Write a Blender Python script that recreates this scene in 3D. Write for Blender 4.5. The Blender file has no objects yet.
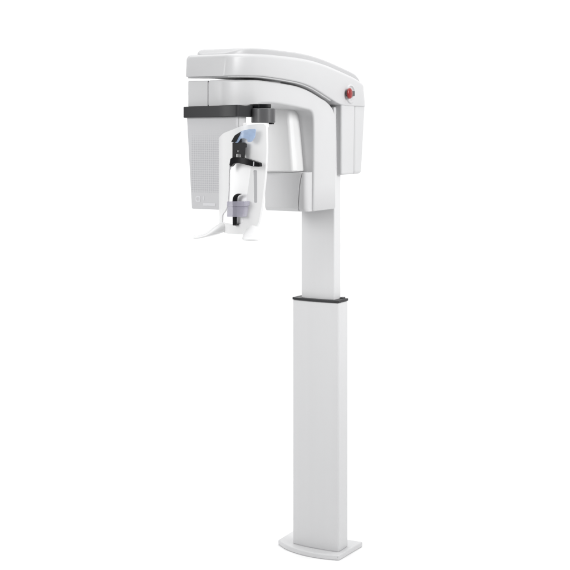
import bpy, bmesh, math
from mathutils import Vector, Matrix, noise
S = 0.004                      # one drawing unit = 4 mm
HZ = 423.0                     # eye height in drawing units
SC = bpy.context.scene
COL = SC.collection
R = math.radians

# ------------------------------------------------------------------ helpers
def L(u, v, h):
    """machine coordinates: u = towards the patient side, v = sideways, h = height relative to eye level"""
    return Vector((v * S, -u * S, (h + HZ) * S))

def new_obj(name, bm, mat, parent=None, bevel=0.0, seg=3, smooth=True, ang=38, limit=35):
    bmesh.ops.remove_doubles(bm, verts=bm.verts, dist=1e-6)
    bmesh.ops.recalc_face_normals(bm, faces=bm.faces)
    me = bpy.data.meshes.new(name)
    bm.to_mesh(me); bm.free()
    o = bpy.data.objects.new(name, me); COL.objects.link(o)
    me.materials.append(mat)
    if smooth:
        for p in me.polygons: p.use_smooth = True
        me.set_sharp_from_angle(angle=R(ang))
    if bevel > 0:
        b = o.modifiers.new('bevel', 'BEVEL')
        b.width = bevel * S; b.segments = seg; b.limit_method = 'ANGLE'; b.angle_limit = R(limit)
        b.harden_normals = True
        b.use_clamp_overlap = True
    if parent is not None: o.parent = parent
    return o

def face(bm, vs):
    try: return bm.faces.new(vs)
    except ValueError: return None

def hexa(bm, bottom, top):
    """solid between two rings of (u,v,h) of equal length"""
    a = [bm.verts.new(L(*p)) for p in bottom]; b = [bm.verts.new(L(*p)) for p in top]
    n = len(a)
    for i in range(n): face(bm, (a[i], a[(i+1) % n], b[(i+1) % n], b[i]))
    face(bm, a[::-1]); face(bm, b)

def prism_plan(bm, plan, h0, h1):
    hexa(bm, [(u, v, h0) for u, v in plan], [(u, v, h1) for u, v in plan])

def box(bm, u0, u1, v0, v1, h0, h1):
    prism_plan(bm, [(u0, v0), (u1, v0), (u1, v1), (u0, v1)], h0, h1)

def strip(bm, pairs, vside=None):
    """sweep of rectangular sections; pair = (u_out,h_out,u_in,h_in,v0,v1)"""
    rings = []
    for (uo, ho, ui, hi, v0, v1) in pairs:
        rings.append([bm.verts.new(L(uo, v0, ho)), bm.verts.new(L(uo, v1, ho)),
                      bm.verts.new(L(ui, v1, hi)), bm.verts.new(L(ui, v0, hi))])
    for a, b in zip(rings, rings[1:]):
        for i in range(4): face(bm, (a[i], a[(i+1) % 4], b[(i+1) % 4], b[i]))
    face(bm, rings[0]); face(bm, rings[-1][::-1])

def strip_round(bm, pairs, ro, ri, n=5):
    """like strip, with rounded long edges: radius ro on the outer side, ri on the inner side"""
    rings = []
    for (uo, ho, ui, hi, v0, v1) in pairs:
        ln = math.hypot(ui-uo, hi-ho); du, dh = (ui-uo)/ln, (hi-ho)/ln
        a = min(ro, ln*0.45, (v1-v0)*0.45); b = min(ri, ln*0.45, (v1-v0)*0.45)
        pts = []
        for (cv, cd, r, a0) in ((v0+a, a, a, 180), (v1-a, a, a, 270), (v1-b, ln-b, b, 0), (v0+b, ln-b, b, 90)):
            for k in range(n+1):
                t = R(a0 + 90*k/n); pts.append((cv + r*math.cos(t), cd + r*math.sin(t)))
        rings.append([bm.verts.new(L(uo + du*d, v, ho + dh*d)) for v, d in pts])
    m = len(rings[0])
    for a, b in zip(rings, rings[1:]):
        for i in range(m): face(bm, (a[i], a[(i+1) % m], b[(i+1) % m], b[i]))
    face(bm, rings[0]); face(bm, rings[-1][::-1])

def lerp_tab(tab, x):
    tab = sorted(tab)
    if x <= tab[0][0]: return tab[0][1]
    for (a, b), (c, d) in zip(tab, tab[1:]):
        if x <= c: return b + (d - b) * (x - a) / (c - a)
    return tab[-1][1]

def smooth_tab(tab, x, w=9):
    return sum(lerp_tab(tab, x + k * w / 4) for k in range(-4, 5)) / 9

def catmull(pts, n=5, closed=True):
    out = []; m = len(pts)
    rng = range(m) if closed else range(m - 1)
    for i in rng:
        if closed: p0, p1, p2, p3 = (pts[(i + k) % m] for k in (-1, 0, 1, 2))
        else: p0, p1, p2, p3 = (pts[min(max(i + k, 0), m - 1)] for k in (-1, 0, 1, 2))
        for j in range(n):
            t = j / n
            out.append(tuple(0.5 * (2*b + (c-a)*t + (2*a-5*b+4*c-d)*t*t + (3*b-a-3*c+d)*t**3)
                             for a, b, c, d in zip(p0, p1, p2, p3)))
    if not closed: out.append(tuple(pts[-1]))
    return out

def round_poly(pts, r, n=5):
    """round the corners of a 2-D polygon"""
    out = []; m = len(pts)
    for i in range(m):
        p = Vector(pts[i]); a = Vector(pts[i-1]); b = Vector(pts[(i+1) % m])
        rr = r[i] if isinstance(r, (list, tuple)) else r
        if rr <= 0: out.append(tuple(p)); continue
        d1 = (a-p); d2 = (b-p)
        k1 = min(rr, d1.length*0.49); k2 = min(rr, d2.length*0.49)
        s = p + d1.normalized()*k1; e = p + d2.normalized()*k2
        for j in range(n+1):
            t = j/n
            q = s*(1-t)**2 + p*2*t*(1-t) + e*t*t
            out.append(tuple(q))
    return out

def sheet(bm, outline, holes, ufun, thick, step=3.0):
    """flat outline in (v,h), with holes, bent to u = ufun(v), given a thickness"""
    edges = []
    for loop in [outline] + holes:
        vs = [bm.verts.new((x, y, 0)) for x, y in loop]
        for i in range(len(vs)): edges.append(bm.edges.new((vs[i], vs[(i+1) % len(vs)])))
    bmesh.ops.triangle_fill(bm, use_beauty=True, use_dissolve=False, edges=edges)
    vmin = min(p[0] for p in outline); vmax = max(p[0] for p in outline)
    x = vmin + step
    while x < vmax:
        bmesh.ops.bisect_plane(bm, geom=bm.verts[:]+bm.edges[:]+bm.faces[:], plane_co=(x, 0, 0), plane_no=(1, 0, 0))
        x += step
    fs = bm.faces[:]
    ret = bmesh.ops.extrude_face_region(bm, geom=fs)
    back = set(e for e in ret['geom'] if isinstance(e, bmesh.types.BMVert))
    for w in bm.verts:
        v, h = w.co.x, w.co.y
        w.co = L(ufun(v) - (thick if w in back else 0), v, h)

def tube(bm, path, radii, n=12, flat=None, up=Vector((0, 0, 1))):
    """sweep of an ellipse along a path of (u,v,h); radii = [(r_side, r_up)]"""
    P = [L(*p) for p in path]; rings = []
    for i, p in enumerate(P):
        t = (P[min(i+1, len(P)-1)] - P[max(i-1, 0)]).normalized()
        side = t.cross(up)
        if side.length < 1e-3: side = t.cross(Vector((1, 0, 0)))
        side.normalize(); upv = side.cross(t).normalized()
        rs, ru = radii[i]
        rings.append([bm.verts.new(p + side*(rs*S*math.cos(a)) + upv*(ru*S*math.sin(a)))
                      for a in (2*math.pi*k/n for k in range(n))])
    for a, b in zip(rings, rings[1:]):
        for k in range(n): face(bm, (a[k], a[(k+1) % n], b[(k+1) % n], b[k]))
    face(bm, rings[0]); face(bm, rings[-1][::-1])

def lathe_v(bm, uc, hc, prof, n=40):
    """turned shape about an axis along v; prof = [(v, r)]"""
    rings = []
    for v, r in prof:
        rings.append([bm.verts.new(L(uc + r*math.cos(a), v, hc + r*math.sin(a))) for a in (2*math.pi*k/n for k in range(n))])
    for a, b in zip(rings, rings[1:]):
        for k in range(n): face(bm, (a[k], a[(k+1) % n], b[(k+1) % n], b[k]))
    face(bm, rings[0]); face(bm, rings[-1][::-1])

# ------------------------------------------------------------------ materials
def mat(name, col, rough=0.4, spec=0.5, coat=0.0, mottled=0.015, bump=0.0, metal=0.0, trans=0.0, alpha=1.0, scale=14):
    m = bpy.data.materials.new(name); m.use_nodes = True
    nt = m.node_tree; b = nt.nodes['Principled BSDF']
    b.inputs['Roughness'].default_value = rough
    b.inputs['Specular IOR Level'].default_value = spec
    b.inputs['Metallic'].default_value = metal
    b.inputs['Coat Weight'].default_value = coat
    b.inputs['Coat Roughness'].default_value = 0.15
    b.inputs['Transmission Weight'].default_value = trans
    b.inputs['Alpha'].default_value = alpha
    tc = nt.nodes.new('ShaderNodeTexCoord')
    nz = nt.nodes.new('ShaderNodeTexNoise'); nz.inputs['Scale'].default_value = scale; nz.inputs['Detail'].default_value = 5
    nt.links.new(tc.outputs['Object'], nz.inputs['Vector'])
    mx = nt.nodes.new('ShaderNodeMix'); mx.data_type = 'RGBA'
    mx.inputs['A'].default_value = (*[c*(1-mottled) for c in col], 1)
    mx.inputs['B'].default_value = (*[min(1, c*(1+mottled)) for c in col], 1)
    nt.links.new(nz.outputs['Fac'], mx.inputs['Factor'])
    nt.links.new(mx.outputs['Result'], b.inputs['Base Color'])
    mr = nt.nodes.new('ShaderNodeMapRange')
    mr.inputs['To Min'].default_value = max(0, rough-0.06); mr.inputs['To Max'].default_value = min(1, rough+0.06)
    nt.links.new(nz.outputs['Fac'], mr.inputs['Value']); nt.links.new(mr.outputs['Result'], b.inputs['Roughness'])
    if bump:
        n2 = nt.nodes.new('ShaderNodeTexNoise'); n2.inputs['Scale'].default_value = 420; n2.inputs['Detail'].default_value = 2
        nt.links.new(tc.outputs['Object'], n2.inputs['Vector'])
        bp = nt.nodes.new('ShaderNodeBump'); bp.inputs['Strength'].default_value = bump; bp.inputs['Distance'].default_value = 0.0006
        nt.links.new(n2.outputs['Fac'], bp.inputs['Height']); nt.links.new(bp.outputs['Normal'], b.inputs['Normal'])
    return m

PAINT = (0.65, 0.65, 0.655)  # lifted to make up in colour for weaker fill light on the column
M_paint = mat('powder_coated_paint', PAINT, 0.40, 0.45, 0.0, 0.025, 0.06, scale=6)
_nt = M_paint.node_tree; _mp = _nt.nodes.new('ShaderNodeMapping'); _mp.inputs['Scale'].default_value = (3.5, 3.5, 0.12)
_nz = [n for n in _nt.nodes if n.type == 'TEX_NOISE' and n.inputs['Scale'].default_value < 100][0]
_nt.links.new([n for n in _nt.nodes if n.type == 'TEX_COORD'][0].outputs['Object'], _mp.inputs['Vector'])
_nt.links.new(_mp.outputs['Vector'], _nz.inputs['Vector'])          # faint lengthwise streaks of the sprayed extrusion
M_shell = mat('moulded_shell', (0.565, 0.565, 0.57), 0.42, 0.4, 0.0, 0.012, 0.05)
M_arm = mat('arm_shell', (0.545, 0.545, 0.55), 0.36, 0.45, 0.0, 0.012, 0.05)
M_cover = mat('pale_cover', (0.69, 0.69, 0.69), 0.4, 0.4, 0.0, 0.012, 0.03)  # paler base colour than the gantry shell
M_lid = mat('shaded_lid_plastic', (0.47, 0.47, 0.475), 0.36, 0.5, 0.0, 0.01, 0.03)  # pale grey, with the darker reflection on its wall put into the colour
M_white = mat('white_plastic', (0.79, 0.79, 0.79), 0.22, 0.5, 0.0, 0.01)
M_backp = mat('white_liner', (0.97, 0.97, 0.97), 0.5, 0.3, 0.0, 0.005)
M_dark = mat('charcoal_rubber', (0.028, 0.028, 0.030), 0.42, 0.35, 0.0, 0.06, 0.1)
M_grey = mat('graphite_plastic', (0.085, 0.085, 0.088), 0.36, 0.5, 0.0, 0.04, 0.05)
M_black = mat('black_plastic', (0.004, 0.004, 0.005), 0.32, 0.22, 0.0, 0.05)
M_brack = mat('dark_bracket', (0.014, 0.014, 0.015), 0.34, 0.3, 0.0, 0.05)
M_slot = mat('grey_inlay', (0.52, 0.52, 0.53), 0.5, 0.4)
M_red = mat('red_plastic', (0.27, 0.010, 0.009), 0.25, 0.5, 0.3, 0.05)
M_blue = mat('clear_blue_plastic', (0.40, 0.52, 0.72), 0.10, 0.6, 0.0, 0.30, 0, 0, 0.0, 0.66, 45)
M_lilac = mat('smoky_clear_plastic', (0.50, 0.485, 0.575), 0.12, 0.5, 0.0, 0.08, 0, 0, 0.0, 0.55, 50)
M_mark = mat('pale_print', (0.63, 0.63, 0.645), 0.5, 0.4)
M_floor = mat('white_studio_paper', (0.93, 0.93, 0.93), 0.8, 0.1, 0.0, 0.004, scale=2)

# perforated sensor panel: a fine grid of shallow dimples, fading out towards the top
M_panel = mat('dimpled_panel', (0.545, 0.545, 0.555), 0.45, 0.4, 0.0, 0.01)
def dimples(m, pitch, hmin, hmax):
    nt = m.node_tree; b = nt.nodes['Principled BSDF']
    N = nt.nodes.new
    tc = N('ShaderNodeTexCoord'); sp = N('ShaderNodeSeparateXYZ'); nt.links.new(tc.outputs['Object'], sp.inputs[0])
    def math_(op, a, c=None):
        n = N('ShaderNodeMath'); n.operation = op
        for i, x in enumerate((a, c)):
            if x is None: continue
            if isinstance(x, (int, float)): n.inputs[i].default_value = x
            else: nt.links.new(x, n.inputs[i])
        return n.outputs[0]
    cx = math_('COSINE', math_('MULTIPLY', sp.outputs['X'], 2*math.pi/pitch))
    cz = math_('COSINE', math_('MULTIPLY', sp.outputs['Z'], 2*math.pi/pitch))
    d = math_('MULTIPLY', math_('ADD', math_('ADD', cx, cz), 2.0), 0.25)          # 0..1, one dot per cell
    mr = N('ShaderNodeMapRange'); mr.interpolation_type = 'SMOOTHSTEP'
    mr.inputs['From Min'].default_value = 0.35; mr.inputs['From Max'].default_value = 0.75
    nt.links.new(d, mr.inputs['Value'])
    fade = N('ShaderNodeMapRange'); fade.interpolation_type = 'SMOOTHSTEP'
    fade.inputs['From Min'].default_value = hmax; fade.inputs['From Max'].default_value = hmin
    nt.links.new(sp.outputs['Z'], fade.inputs['Value'])
    low = N('ShaderNodeMapRange')
    low.inputs['From Min'].default_value = (HZ-58)*S; low.inputs['From Max'].default_value = (HZ-55)*S
    nt.links.new(sp.outputs['Z'], low.inputs['Value'])
    e1 = N('ShaderNodeMapRange'); e1.inputs['From Min'].default_value = -19.5*S; e1.inputs['From Max'].default_value = -18.5*S
    nt.links.new(sp.outputs['X'], e1.inputs['Value'])
    k = math_('MULTIPLY', math_('MULTIPLY', mr.outputs[0], fade.outputs[0]), math_('MULTIPLY', low.outputs[0], e1.outputs[0]))
    src = b.inputs['Base Color'].links[0].from_socket
    mx = N('ShaderNodeMix'); mx.data_type = 'RGBA'; mx.blend_type = 'MULTIPLY'
    nt.links.new(k, mx.inputs['Factor']); nt.links.new(src, mx.inputs['A']); mx.inputs['B'].default_value = (0.82, 0.82, 0.835, 1)
    nt.links.new(mx.outputs['Result'], b.inputs['Base Color'])
    bp = N('ShaderNodeBump'); bp.inputs['Strength'].default_value = 0.5; bp.inputs['Distance'].default_value = 0.001; bp.invert = True
    nt.links.new(k, bp.inputs['Height']); nt.links.new(bp.outputs['Normal'], b.inputs['Normal'])
dimples(M_panel, 1.95*S, (HZ-18)*S, (HZ-0)*S)

# ------------------------------------------------------------------ setting: white studio sweep
bm = bmesh.new()
prof = [(-9.0, 0.0), (3.0, 0.0)]
for i in range(1, 13):
    a = R(90*i/12); prof.append((3.0 + 1.2*math.sin(a), 1.2 - 1.2*math.cos(a)))
prof.append((4.2, 7.0))
ra = [bm.verts.new((-9, y, z)) for y, z in prof]; rb = [bm.verts.new((9, y, z)) for y, z in prof]
for i in range(len(prof)-1): face(bm, (ra[i], rb[i], rb[i+1], ra[i+1]))
floor = new_obj('floor', bm, M_floor, ang=60)
floor['kind'] = 'structure'; floor['label'] = 'seamless white studio floor curving up into the backdrop'

# ------------------------------------------------------------------ the machine
root = bpy.data.objects.new('dental_xray_machine', None); COL.objects.link(root)
root.empty_display_size = 0.2
root.location = (35*S, 0, 0); root.rotation_euler = (0, 0, R(-30))
root['label'] = 'tall white panoramic dental x-ray machine on a telescopic column with an overhead arm'
root['category'] = 'x-ray machine'

# base plate with bowed front edge
plan = [(-25, -46), (7, -44.5)] + catmull([(7, -44.5), (17, -29), (22.5, -10), (23.2, 6), (21.5, 19), (17.9, 31)], 6, False)[1:] + [(-30.5, 32.6)]
bm = bmesh.new(); prism_plan(bm, plan, -423, -418)
new_obj('base_plate', bm, M_paint, root, 1.6, 4, limit=40)

def bowed(u0, u1, v0, v1, bow, n=8):
    """column outline: slightly bowed front, flat sides and back"""
    pts = [(u0, v0)]
    vc = (v0+v1)/2; hw = (v1-v0)/2
    for i in range(n+1):
        v = v0 + (v1-v0)*i/n
        pts.append((u1 + bow*(1-((v-vc)/hw)**2), v))
    pts.append((u0, v1))
    return pts
bm = bmesh.new(); prism_plan(bm, bowed(-10.5, 9.6, -26, 26, 2.2, 24), -418.4, -173.2)
new_obj('lower_column', bm, M_paint, root, 1.4, 3, limit=50)
bm = bmesh.new(); prism_plan(bm, bowed(-10.8, 9.9, -26.25, 26.3, 2.3, 24), -173.2, -170.7)
cap = new_obj('column_cap', bm, M_dark, root, 0.5, 2, limit=50)
bm = bmesh.new(); box(bm, -9.3, -4.5, 20.4, 23.8, -170.9, -169.3)
new_obj('cap_tab', bm, M_grey, cap, 0.3, 2)
bm = bmesh.new(); prism_plan(bm, bowed(-7, 6.6, -17.8, 19.8, 1.6, 20), -171.4, 20)
new_obj('upper_column', bm, M_paint, root, 1.2, 3, limit=50)

# carriage behind the column, in two shells with a seam
def cplan(u0, u1, v, h): return [(u0, -v, h), (u1, -v, h), (u1, v, h), (u0, v, h)]
bm = bmesh.new(); hexa(bm, cplan(-25.7, 1.5, 25.2, -47.5), cplan(-25.7, 3, 26.2, 23.5))
car = new_obj('carriage', bm, M_shell, root, 2.2, 5)
bm = bmesh.new(); hexa(bm, cplan(-44, -26.5, 25.0, -47.5), cplan(-51, -26.5, 25.8, 23.5))
new_obj('rear_cover', bm, M_shell, car, 3.4, 6)

# overhead arm
TOP = [(-54, 43.5), (-24, 50.4), (0, 54.5), (30, 59.5), (60, 63), (89, 64.6), (143, 65), (175, 64), (200, 62.5)]
BOT = [(-54, 20.6), (5, 21.3), (12, 22.8), (25, 26.8), (40, 31), (55, 35.5), (70, 39), (89, 41.7), (120, 43.6), (157, 45), (200, 43.6)]
us = [-52.5, -52.2, -51.5, -50.2, -48.5, -46.5, -44, -37, -30, -20, -10, 0, 8, 16, 24, 32, 40, 50, 60, 70, 80, 90, 105, 120, 140, 155, 165, 170, 175, 180, 184, 188, 191.5, 194, 196.2, 198, 199.4, 200.4, 201, 201.25]
def arm_w(u, side):
    if u > 166 and side > 0:
        t = min(1, (u-166)/35.5); return 27 - 13*(1-math.sqrt(max(0, 1-t*t)))
    if u > 183:
        t = max(0, min(1, (u-191)/10.4)); return 27.9 - 6.5*(1-math.sqrt(max(0, 1-t*t)))
    if u < -44:
        t = min(1, (-44-u)/8.6); return 27 - 5*(1-math.sqrt(max(0, 1-t*t)))
    return 27
def loft_arm(bm, ulist, top, bot, inset):
    pr = []
    for u in ulist:
        ut = u; h = top(u)
        if u > 180: ut = u - 2.2*((u-180)/21.2)**2; t = max(0, (u-196.2)/5.1); h -= 4.0*(1-math.sqrt(max(0, 1-t*t)))
        if u < -25: ut = u + 5.5*((-25-u)/27.5)**1.5; t = min(1, max(0, (-47.5-u)/5.1)); h -= 4.0*(1-math.sqrt(max(0, 1-t*t)))
        pr.append((ut, h, u, bot(u), inset - arm_w(u, -1), arm_w(u, 1) - inset))
    strip_round(bm, pr, 4.0, 1.2)
bm = bmesh.new()
loft_arm(bm, us[::-1], lambda u: smooth_tab(TOP, u), lambda u: smooth_tab(BOT, u), 0)
arm = new_obj('overhead_arm', bm, M_arm, root, 0, ang=50)
bm = bmesh.new()
lid_us = [u for u in us if -26 <= u <= 178] + [-40, -39.8, -39, -37.5, -35, -32, -29, 180, 183, 185.5, 188, 190, 191.5, 192.6, 193.4, 194]
def lid_round(u, r, d):
    t = max(0, min(1, (u-(194-r))/r)); return d*(1-math.sqrt(max(0, 1-t*t)))
pr = []
for u in sorted(lid_us):
    rise = 4.9 - 2.6*max(0, (u-170)/24)**2
    t = min(1, max(0, (u-180)/14, (-26-u)/14)); rise *= math.sqrt(max(0, 1-t*t))
    pr.append((u, smooth_tab(TOP, u)+rise, u + (0.6 if u > 180 else 0), smooth_tab(TOP, u)-1.4, -(24.2-lid_round(u, 20, 13)), 24.2-lid_round(u, 30, 15)))
strip_round(bm, pr[::-1], 2.0, 0.4)
new_obj('arm_lid', bm, M_lid, arm, 0, ang=50)
# soffit of the arm (paler tray, a little inside the shell)
bm = bmesh.new()
so_us = [u for u in us if 24 <= u <= 199]
pr = [(u, smooth_tab(BOT, u)+1.0, u, smooth_tab(BOT, u)-1.3, 2.2-arm_w(u, -1), arm_w(u, 1)-2.2) for u in so_us]
strip(bm, pr[::-1])
new_obj('soffit_tray', bm, M_shell, arm, 0.5, 2, limit=50)

# emergency stop on the side of the arm
bm = bmesh.new(); lathe_v(bm, -13.5, 33.0, [(26.5, 9.8), (27.8, 9.4), (28.2, 8.9), (28.35, 8.3), (28.2, 7.9), (27.3, 7.4), (27.2, 7.0)], 48)
es = new_obj('emergency_stop', bm, M_arm, root, 0, ang=50)
bm = bmesh.new(); lathe_v(bm, -6.0, 33.3, [(29.2, 4.8), (29.6, 5.3), (30.4, 5.4), (31.0, 5.0), (31.3, 4.0), (31.5, 2.5), (31.55, 0.8)], 40)
new_obj('push_button', bm, M_red, es, 0, ang=50)
bm = bmesh.new(); lathe_v(bm, -6.0, 33.3, [(27.0, 3.4), (29.0, 3.4)], 24)
new_obj('button_stem', bm, M_grey, es, 0)
bm = bmesh.new(); box(bm, -19.2, -13.4, 27.0, 29.4, 30.8, 36.0)
new_obj('key_block', bm, M_grey, es, 0.4, 2)

# rotor: pivot and C-shaped gantry
bm = bmesh.new()
n = 40
ring = [(112 + 17*math.cos(2*math.pi*k/n), 17*math.sin(2*math.pi*k/n)) for k in range(n)]
prism_plan(bm, ring, 36, 46)
piv = new_obj('rotor_pivot', bm, M_paint, root, 0)
def g_top(u): return smooth_tab(BOT, u, 7) - 3.4
UND = [(56, 9), (57.5, 12.6), (60, 14.8), (64, 16), (90, 18.6), (130, 21.6), (155, 21.0), (166, 17.6), (200, 17.6)]
gp = []
def gw(u):
    if u <= 166: return 24
    t = min(1, (u-166)/33.4); return 24 - 13*(1-math.sqrt(max(0, 1-t*t)))
for u in [199.4, 198.6, 197, 194.5, 191, 187, 182, 176, 170, 164.2]:
    gp.append((u, g_top(u), u, lerp_tab(UND, u), -1.6, gw(u)))
for u in [164, 157, 150, 143, 135, 120, 105, 95, 85, 78]:
    gp.append((u, g_top(u), u, lerp_tab(UND, u), -24, 24))
for uo, ui in [(70, 71), (60, 65), (50, 61), (40, 58.6)]:
    gp.append((uo, g_top(uo), ui, lerp_tab(UND, ui), -24, 24))
for (uo, ho, ui, hi) in [(32, 25.6, 57, 11.4), (24, 22.2, 56.2, 8.5), (17, 18, 55.7, 4), (13, 12.5, 55.5, -2), (11.4, 5, 55.4, -11), (11, -10, 55.4, -20), (11, -30, 55.6, -35), (11, -55, 56.2, -57), (11, -79.2, 56.8, -79.2)]:
    gp.append((uo, ho, ui, hi, -24, 24))
gp.append((12.4, -80.4, 55.4, -80.4, -22.8, 22.8))
bm = bmesh.new(); strip_round(bm, gp, 2.6, 2.2)
gan = new_obj('rotating_gantry', bm, M_shell, root, 0, ang=50)

# separate cover beside the vertical seam at the front of the gantry
bm = bmesh.new(); pr = []
for u in [164.2, 170, 176, 182, 187, 191, 194.5, 197, 198.6, 199.4]:
    t = max(0, (u-193)/6.6); w = 24 - 1.8*(1-math.sqrt(max(0, 1-t*t)))
    pr.append((u, g_top(u)-0.2, u, 17.6, -w, -2.2))
strip(bm, pr[::-1])
new_obj('front_cover', bm, M_shell, gan, 1.0, 3, limit=50)

# image sensor panel (tapering downwards) with back shell
def pan(u0, u1, il):
    bot = [(u0, -18.6-il, -71), (u1, -18.6-il, -71), (u1, 24+il, -71), (u0, 24+il, -71)]
    top = [(u0, -24.4-il, 17.4), (u1, -24.4-il, 17.4), (u1, 28+il, 17.4), (u0, 28+il, 17.4)]
    return bot, top
bm = bmesh.new(); hexa(bm, *pan(196.5, 200.2, 0))
sp = new_obj('sensor_panel', bm, M_panel, root, 0.9, 3)
bm = bmesh.new(); hexa(bm, *pan(184, 196.3, 0.25))
new_obj('back_shell', bm, M_shell, sp, 1.5, 3)
# printed marks at the foot of the panel: ring emblem, upright stroke and pale name strip
bm = bmesh.new()
cx, ch = -11.6, -62.3
ro = round_poly([(cx-2.6, ch-2.6), (cx+2.6, ch-2.6), (cx+2.6, ch+2.6), (cx-2.6, ch+2.6)], 1.8, 4)
ri = round_poly([(cx-1.5, ch-1.5), (cx+1.5, ch-1.5), (cx+1.5, ch+1.5), (cx-1.5, ch+1.5)], 1.2, 4)
sheet(bm, ro, [ri], lambda v: 200.45, 0.4, 50)
bm2 = bmesh.new(); sheet(bm2, [(-6.2, -63.2), (-5.2, -63.2), (-5.2, -59.6), (-6.2, -59.6)], [], lambda v: 200.45, 0.4, 50)
tmp = bpy.data.meshes.new('stroke'); bm2.to_mesh(tmp); bm2.free(); bm.from_mesh(tmp); bpy.data.meshes.remove(tmp)
new_obj('emblem', bm, M_mark, sp, 0, smooth=False)
bm = bmesh.new(); box(bm, 199.8, 200.5, -6.4, 6.4, -68.0, -65.6)
new_obj('name_strip', bm, M_mark, sp, 0.15, 2)

# dark grip bar wrapping the sensor head, and the hooded joint at its end
bm = bmesh.new()
def barsec(u, v, h0, h1): return (u, v, h0, h1)
path = [(186, -27.6), (199.5, -26.6), (203.4, -25), (204.2, -12), (204.2, 12), (203.9, 28.4), (202.6, 30.4), (192, 31.4), (176, 31.6)]
inn = [(186, -24.2), (197, -24.2), (198, -23), (198, -12), (198, 12), (198, 24), (197.5, 25), (190, 25.5), (176, 25.5)]
rings = []
for i, ((u, v), (a, b)) in enumerate(zip(path, inn)):
    t = i/(len(path)-1)
    h1 = 16.8 + 2.1*min(1, t*1.5); h0 = 7.6 + 1.2*min(1, t*1.4)
    if i >= 7: h1 = 18.4; h0 = 8.6
    rings.append([bm.verts.new(L(*p)) for p in ((u, v, h0), (u, v, h1), (a, b, h1), (a, b, h0))])
for a, b in zip(rings, rings[1:]):
    for k in range(4): face(bm, (a[k], a[(k+1) % 4], b[(k+1) % 4], b[k]))
face(bm, rings[0]); face(bm, rings[-1][::-1])
new_obj('grip_bar', bm, M_dark, root, 0.6, 3, limit=50)

hood_plan = [(158, 26), (174, 26), (182, 32)] + catmull([(183.2, 35), (183.0, 39.5), (181, 43.8), (177.5, 46.6), (173, 47.8)], 5, False) + [(170, 47.6), (158, 41)]
bm = bmesh.new(); prism_plan(bm, hood_plan, 3.6, 16.2)
hood = new_obj('support_joint', bm, M_grey, root, 0.9, 3, limit=40)
bm = bmesh.new()
prism_plan(bm, [(161, 24.3), (174, 24.3), (180, 32), (180.5, 38), (177, 43), (172, 45), (161, 38)], 16.4, 19.8)
new_obj('gap_shade', bm, M_black, hood, 0.4, 2)  # black plate standing in for the shadow in the gap above the joint
bm = bmesh.new(); box(bm, 164, 168, 40, 43.5, 2.3, 3.9)
new_obj('latch', bm, M_black, hood, 0.4, 2)
bm = bmesh.new(); box(bm, 178.5, 181.5, 31, 35, 2.2, 3.9)
new_obj('latch', bm, M_black, hood, 0.4, 2)

# x-ray source on the inner face of the gantry leg
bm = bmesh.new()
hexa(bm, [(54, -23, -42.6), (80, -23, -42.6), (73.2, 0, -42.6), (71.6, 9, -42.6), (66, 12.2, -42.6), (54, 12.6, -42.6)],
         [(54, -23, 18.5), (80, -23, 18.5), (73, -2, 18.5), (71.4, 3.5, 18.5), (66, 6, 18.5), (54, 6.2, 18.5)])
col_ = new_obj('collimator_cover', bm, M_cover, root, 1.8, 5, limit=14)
bm = bmesh.new(); rings = []
for h, uo, va in [(-80.3, 65.6, 13.0), (-77.0, 68.2, 13.0), (-60, 68.2, 14.0), (-50, 68.2, 15.4), (-43.0, 68.2, 17.4)]:
    rings.append([bm.verts.new(L(*p)) for p in ((54.5, -23.4, h), (uo, -23.4, h), (uo, va, h), (54.5, va, h))])
for a, b in zip(rings, rings[1:]):
    for k in range(4): face(bm, (a[k], a[(k+1) % 4], b[(k+1) % 4], b[k]))
face(bm, rings[0][::-1]); face(bm, rings[-1])
src = new_obj('xray_source', bm, M_shell, root, 0.5, 3, limit=30)
bm = bmesh.new(); rings = []
for h, uo, va in [(-80.3, 65.6, 13.5), (-77.0, 67.9, 13.5), (-60, 67.9, 14.5), (-50, 67.9, 15.9), (-43.0, 67.9, 17.9)]:
    ring = [(54.5, va), (uo, va)] + [(uo - 5.5 + 5.5*math.cos(a), 18.2 + 3.6*math.sin(a)) for a in (R(90*k/8) for k in range(9))] + [(54.5, 21.8)]
    rings.append([bm.verts.new(L(u, v, h)) for u, v in ring])
nn = len(rings[0])
for a, b in zip(rings, rings[1:]):
    for k in range(nn): face(bm, (a[k], a[(k+1) % nn], b[(k+1) % nn], b[k]))
face(bm, rings[0][::-1]); face(bm, rings[-1])
new_obj('end_cap', bm, M_shell, src, 0.4, 2, limit=50)

# patient support: a bowed white frame hanging from the joint
def fr(v): return 215 - 0.016*(v-40)**2
outer = [(3.6, -19.9), (4.6, -14.5), (8.5, -9.9), (18.8, -5.5), (32.9, -2.1), (41.3, 0.8), (49.3, 1.9), (55.6, 2.6), (61.3, 2.6), (61.6, -19.1), (60.8, -39.1), (58.6, -63.2), (56.2, -79.0), (52.5, -87.8), (45.9, -89.6), (38.3, -89.4), (23.7, -90.0), (12.7, -87.6), (11.0, -75.3), (8.6, -54.1)]
hole = [(27.9, -30.3), (27.4, -53.1), (26.6, -64.7), (23.0, -70.6), (17.4, -74.5), (17.2, -81.2), (38.3, -81.5), (42.2, -80.5), (44.5, -74.2), (46.3, -60.8), (48.4, -45.8), (50.1, -32.5), (43.2, -28.4), (35.1, -28.5)]
slot = [(51.9, -36), (54.8, -36), (54.9, -63), (52.4, -63)]
bm = bmesh.new()
sheet(bm, round_poly(outer, 3.0, 4), [round_poly(hole, 1.6, 3), round_poly(slot, 0.8, 3)], fr, 3.0, 2.5)
sup = new_obj('patient_support', bm, M_white, root, 0.8, 3, ang=45, limit=60)
bm = bmesh.new()
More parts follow.
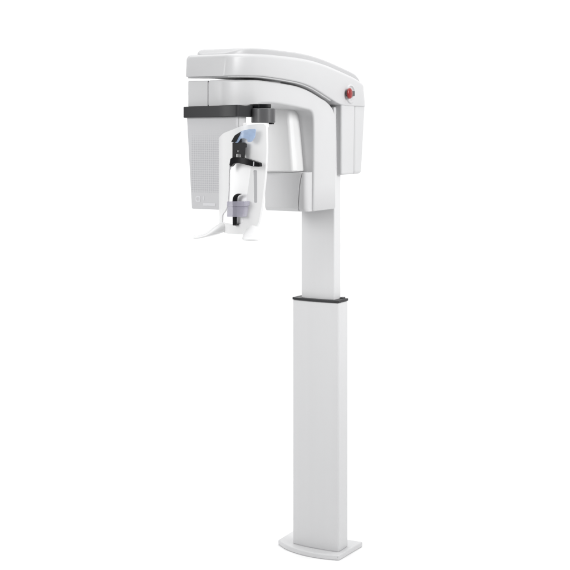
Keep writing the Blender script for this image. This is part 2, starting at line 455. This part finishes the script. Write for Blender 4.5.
sheet(bm, [(14.5, -84), (44, -84), (48, -60), (50.8, -27), (26, -26), (25, -62), (14.5, -72)], [], lambda v: fr(v)-1.3, 1.2, 2.5)
new_obj('liner', bm, M_backp, sup, 0)
bm = bmesh.new()
sheet(bm, [(51.2, -35), (55.6, -35), (55.6, -64), (51.6, -64)], [], lambda v: fr(v)-0.8, 1.0, 2.5)
new_obj('slot_inlay', bm, M_slot, sup, 0)
bm = bmesh.new(); box(bm, 176, 212, 41, 45.5, -0.6, 3.5)
new_obj('hanger', bm, M_white, sup, 0.8, 3)
# handles under the frame, one to each side
def handle(v0, u0, dv, du, drop, ln):
    bm = bmesh.new(); path = []; rad = []
    prof = [(-0.22, 0, 1.2, 1.6), (0.0, 0.02, 3.6, 4.0), (0.2, .27, 6.2, 3.8), (0.4, .55, 7.4, 2.8), (0.6, .79, 7.8, 1.7), (0.8, .93, 7.6, 1.5), (0.92, .98, 6.9, 1.3), (0.98, 1.0, 5.8, 0.9), (1.0, 1.0, 4.6, 0.4)]
    for t, d, rs, ru in prof:
        path.append((u0 + du*ln*t, v0 + dv*ln*t, -84.6 - drop*d)); rad.append((rs, ru))
    tube(bm, catmull(path, 4, False), catmull(rad, 4, False), 24)
    return new_obj('handle', bm, M_white, sup, 0, ang=60)
handle(20, 208, -0.80, 0.60, 8.8, 26.5)
handle(50, 209, 0.42, 0.90, 7.6, 23)

# forehead visor (clear blue), bracket, nose band
visor = [(35.2, -12.5), (39.2, -7.5), (46.0, -3.3), (52.8, -1.7), (56.7, -1.6), (56.2, -8.2), (53.8, -12.4), (50.9, -12.4), (50.9, -10.3), (48.0, -9.1), (45.1, -9.5), (42.1, -13.3)]
bm = bmesh.new(); sheet(bm, round_poly(visor, 0.8, 3), [], lambda v: 222 - 0.03*(v-44)**2, 1.0, 2)
vis = new_obj('forehead_visor', bm, M_blue, root, 0.2, 2, limit=60)
bm = bmesh.new(); sheet(bm, round_poly([(34.9, -12.6), (39.6, -7.1), (45.7, -3.9), (44.4, -7.2), (40.6, -12.5)], 0.7, 3), [], lambda v: 222.9 - 0.03*(v-44)**2, 0.8, 2)
new_obj('pivot_blade', bm, M_brack, vis, 0.15, 2, limit=60)
bm = bmesh.new()
sheet(bm, round_poly([(36.2, -12.9), (48.5, -12.8), (47.6, -26.5), (36.2, -26.5)], 0.5, 2),
      [round_poly([(39.8, -19.7), (43.1, -18.7), (42.6, -20.9), (40.2, -20.9)], 0.5, 2), round_poly([(39.2, -22.5), (44.6, -22.4), (44.6, -25.3), (39.2, -25.4)], 0.3, 2)],
      lambda v: 220.5, 1.6, 50)
brk = new_obj('head_bracket', bm, M_brack, root, 0.3, 2, limit=60)
bm = bmesh.new(); box(bm, 213.6, 221.4, 38.2, 42, -13.4, -9.6)
new_obj('visor_stem', bm, M_brack, vis, 0.4, 2)
bm = bmesh.new(); box(bm, 213.6, 219.2, 38, 46.5, -17, -13.6)
new_obj('bracket_mount', bm, M_brack, brk, 0.4, 2)
band = [(35.2, -26.4), (38.8, -25.0), (45.7, -25.1), (53.5, -26.8), (61.2, -29.6), (61.5, -32.9), (56.4, -32.5), (47.6, -30.4), (42.7, -29.7), (38.8, -30.5), (35.9, -32.9), (33.9, -33.4)]
bm = bmesh.new(); sheet(bm, round_poly(band, 1.0, 3), [], lambda v: 223.5 - 0.018*(v-44)**2, 4.0, 2)
bd = new_obj('temple_band', bm, M_black, root, 0.7, 3, limit=60)
bm = bmesh.new(); sheet(bm, [(56.9, -28.6), (57.5, -28.8), (57.3, -32.1), (56.7, -32.0)], [], lambda v: 223.9 - 0.018*(v-44)**2, 4.6, 50)
new_obj('band_clip', bm, M_slot, bd, 0)
bm = bmesh.new(); sheet(bm, [(33.6, -33.2), (36.0, -29.5), (36.4, -31.6), (34.3, -36.0)], [], lambda v: 222.0, 1.5, 50)
new_obj('band_tip', bm, M_slot, bd, 0.3, 2)

# chin rest (smoky clear plastic) and black bite rod
bm = bmesh.new()
hexa(bm, [(214.2, 31.4, -75.0), (221.5, 31.4, -75.0), (221.5, 47.0, -74.6), (214.2, 47.0, -74.6)], [(214.2, 31.6, -66.2), (221.5, 31.6, -66.2), (221.5, 48.4, -65.8), (214.2, 48.4, -65.8)])
ch = new_obj('chin_rest', bm, M_lilac, root, 0.6, 3)
bm = bmesh.new()
hexa(bm, [(214.2, 32.2, -66.0), (223, 32.2, -66.0), (223, 49.3, -65.6), (214.2, 49.3, -65.6)], [(214.2, 32.4, -62.0), (223, 32.4, -62.0), (223, 49.6, -61.5), (214.2, 49.6, -61.5)])
new_obj('chin_ledge', bm, M_lilac, ch, 0.5, 3)
bm = bmesh.new()
pth = catmull([(218, 37.2, -81.2), (218, 37.1, -74), (218, 37.2, -67), (218.4, 37.5, -61.3), (219, 38.7, -58.2), (219.5, 41.3, -56.3), (220, 45.0, -55.6)], 5, False)
rr = catmull([(1.9, 1.9), (1.9, 1.9), (1.9, 1.9), (2.1, 2.1), (1.8, 1.8), (1.0, 1.2), (0.25, 0.35)], 5, False)
tube(bm, pth, rr, 14, up=Vector((0, 1, 0)))
rod = new_obj('bite_rod', bm, M_black, root, 0, ang=60)
bm = bmesh.new(); box(bm, 212.5, 219.0, 35.4, 39, -82.2, -80.8)
new_obj('rod_foot', bm, M_brack, rod, 0.4, 2)

# ------------------------------------------------------------------ light
W = bpy.data.worlds.new('World'); SC.world = W; W.use_nodes = True
W.node_tree.nodes['Background'].inputs[0].default_value = (0.985, 0.99, 1.0, 1)
W.node_tree.nodes['Background'].inputs[1].default_value = 0.365
def area(name, loc, target, size, power, size_y=None):
    d = bpy.data.lights.new(name, 'AREA'); d.energy = power; d.size = size
    if size_y: d.shape = 'RECTANGLE'; d.size_y = size_y
    o = bpy.data.objects.new(name, d); COL.objects.link(o); o.location = loc
    o.rotation_euler = (Vector(target)-Vector(loc)).to_track_quat('-Z', 'Y').to_euler()
    return o
area('key_softbox', (2.9, -1.7, 2.8), (0, -0.25, 1.65), 1.5, 15, 1.8).data.spread = R(62)
area('overhead_softbox', (0, 0.2, 5.2), (0, 0.2, 0), 6.0, 138, 5.0)
area('backdrop_softbox', (0, 0.6, 4.6), (0, 4.2, 1.0), 13.0, 185, 1.0)
area('fill_softbox', (-3.0, -3.4, 2.5), (0, 0, 1.35), 1.8, 8, 1.8).data.spread = R(42)

# ------------------------------------------------------------------ camera
cd = bpy.data.cameras.new('camera'); cam = bpy.data.objects.new('camera', cd); COL.objects.link(cam)
cam.location = (0, -1252*S, HZ*S); cam.rotation_euler = (R(90), 0, 0)
cd.sensor_width = 36; cd.lens = 36*1252/570; cd.shift_y = -(285-127)/570
cd.clip_end = 100; cd.clip_start = 0.05
SC.camera = cam
SC.view_settings.view_transform = 'Standard'; SC.view_settings.look = 'None'
SC.view_settings.exposure = 0; SC.view_settings.gamma = 1
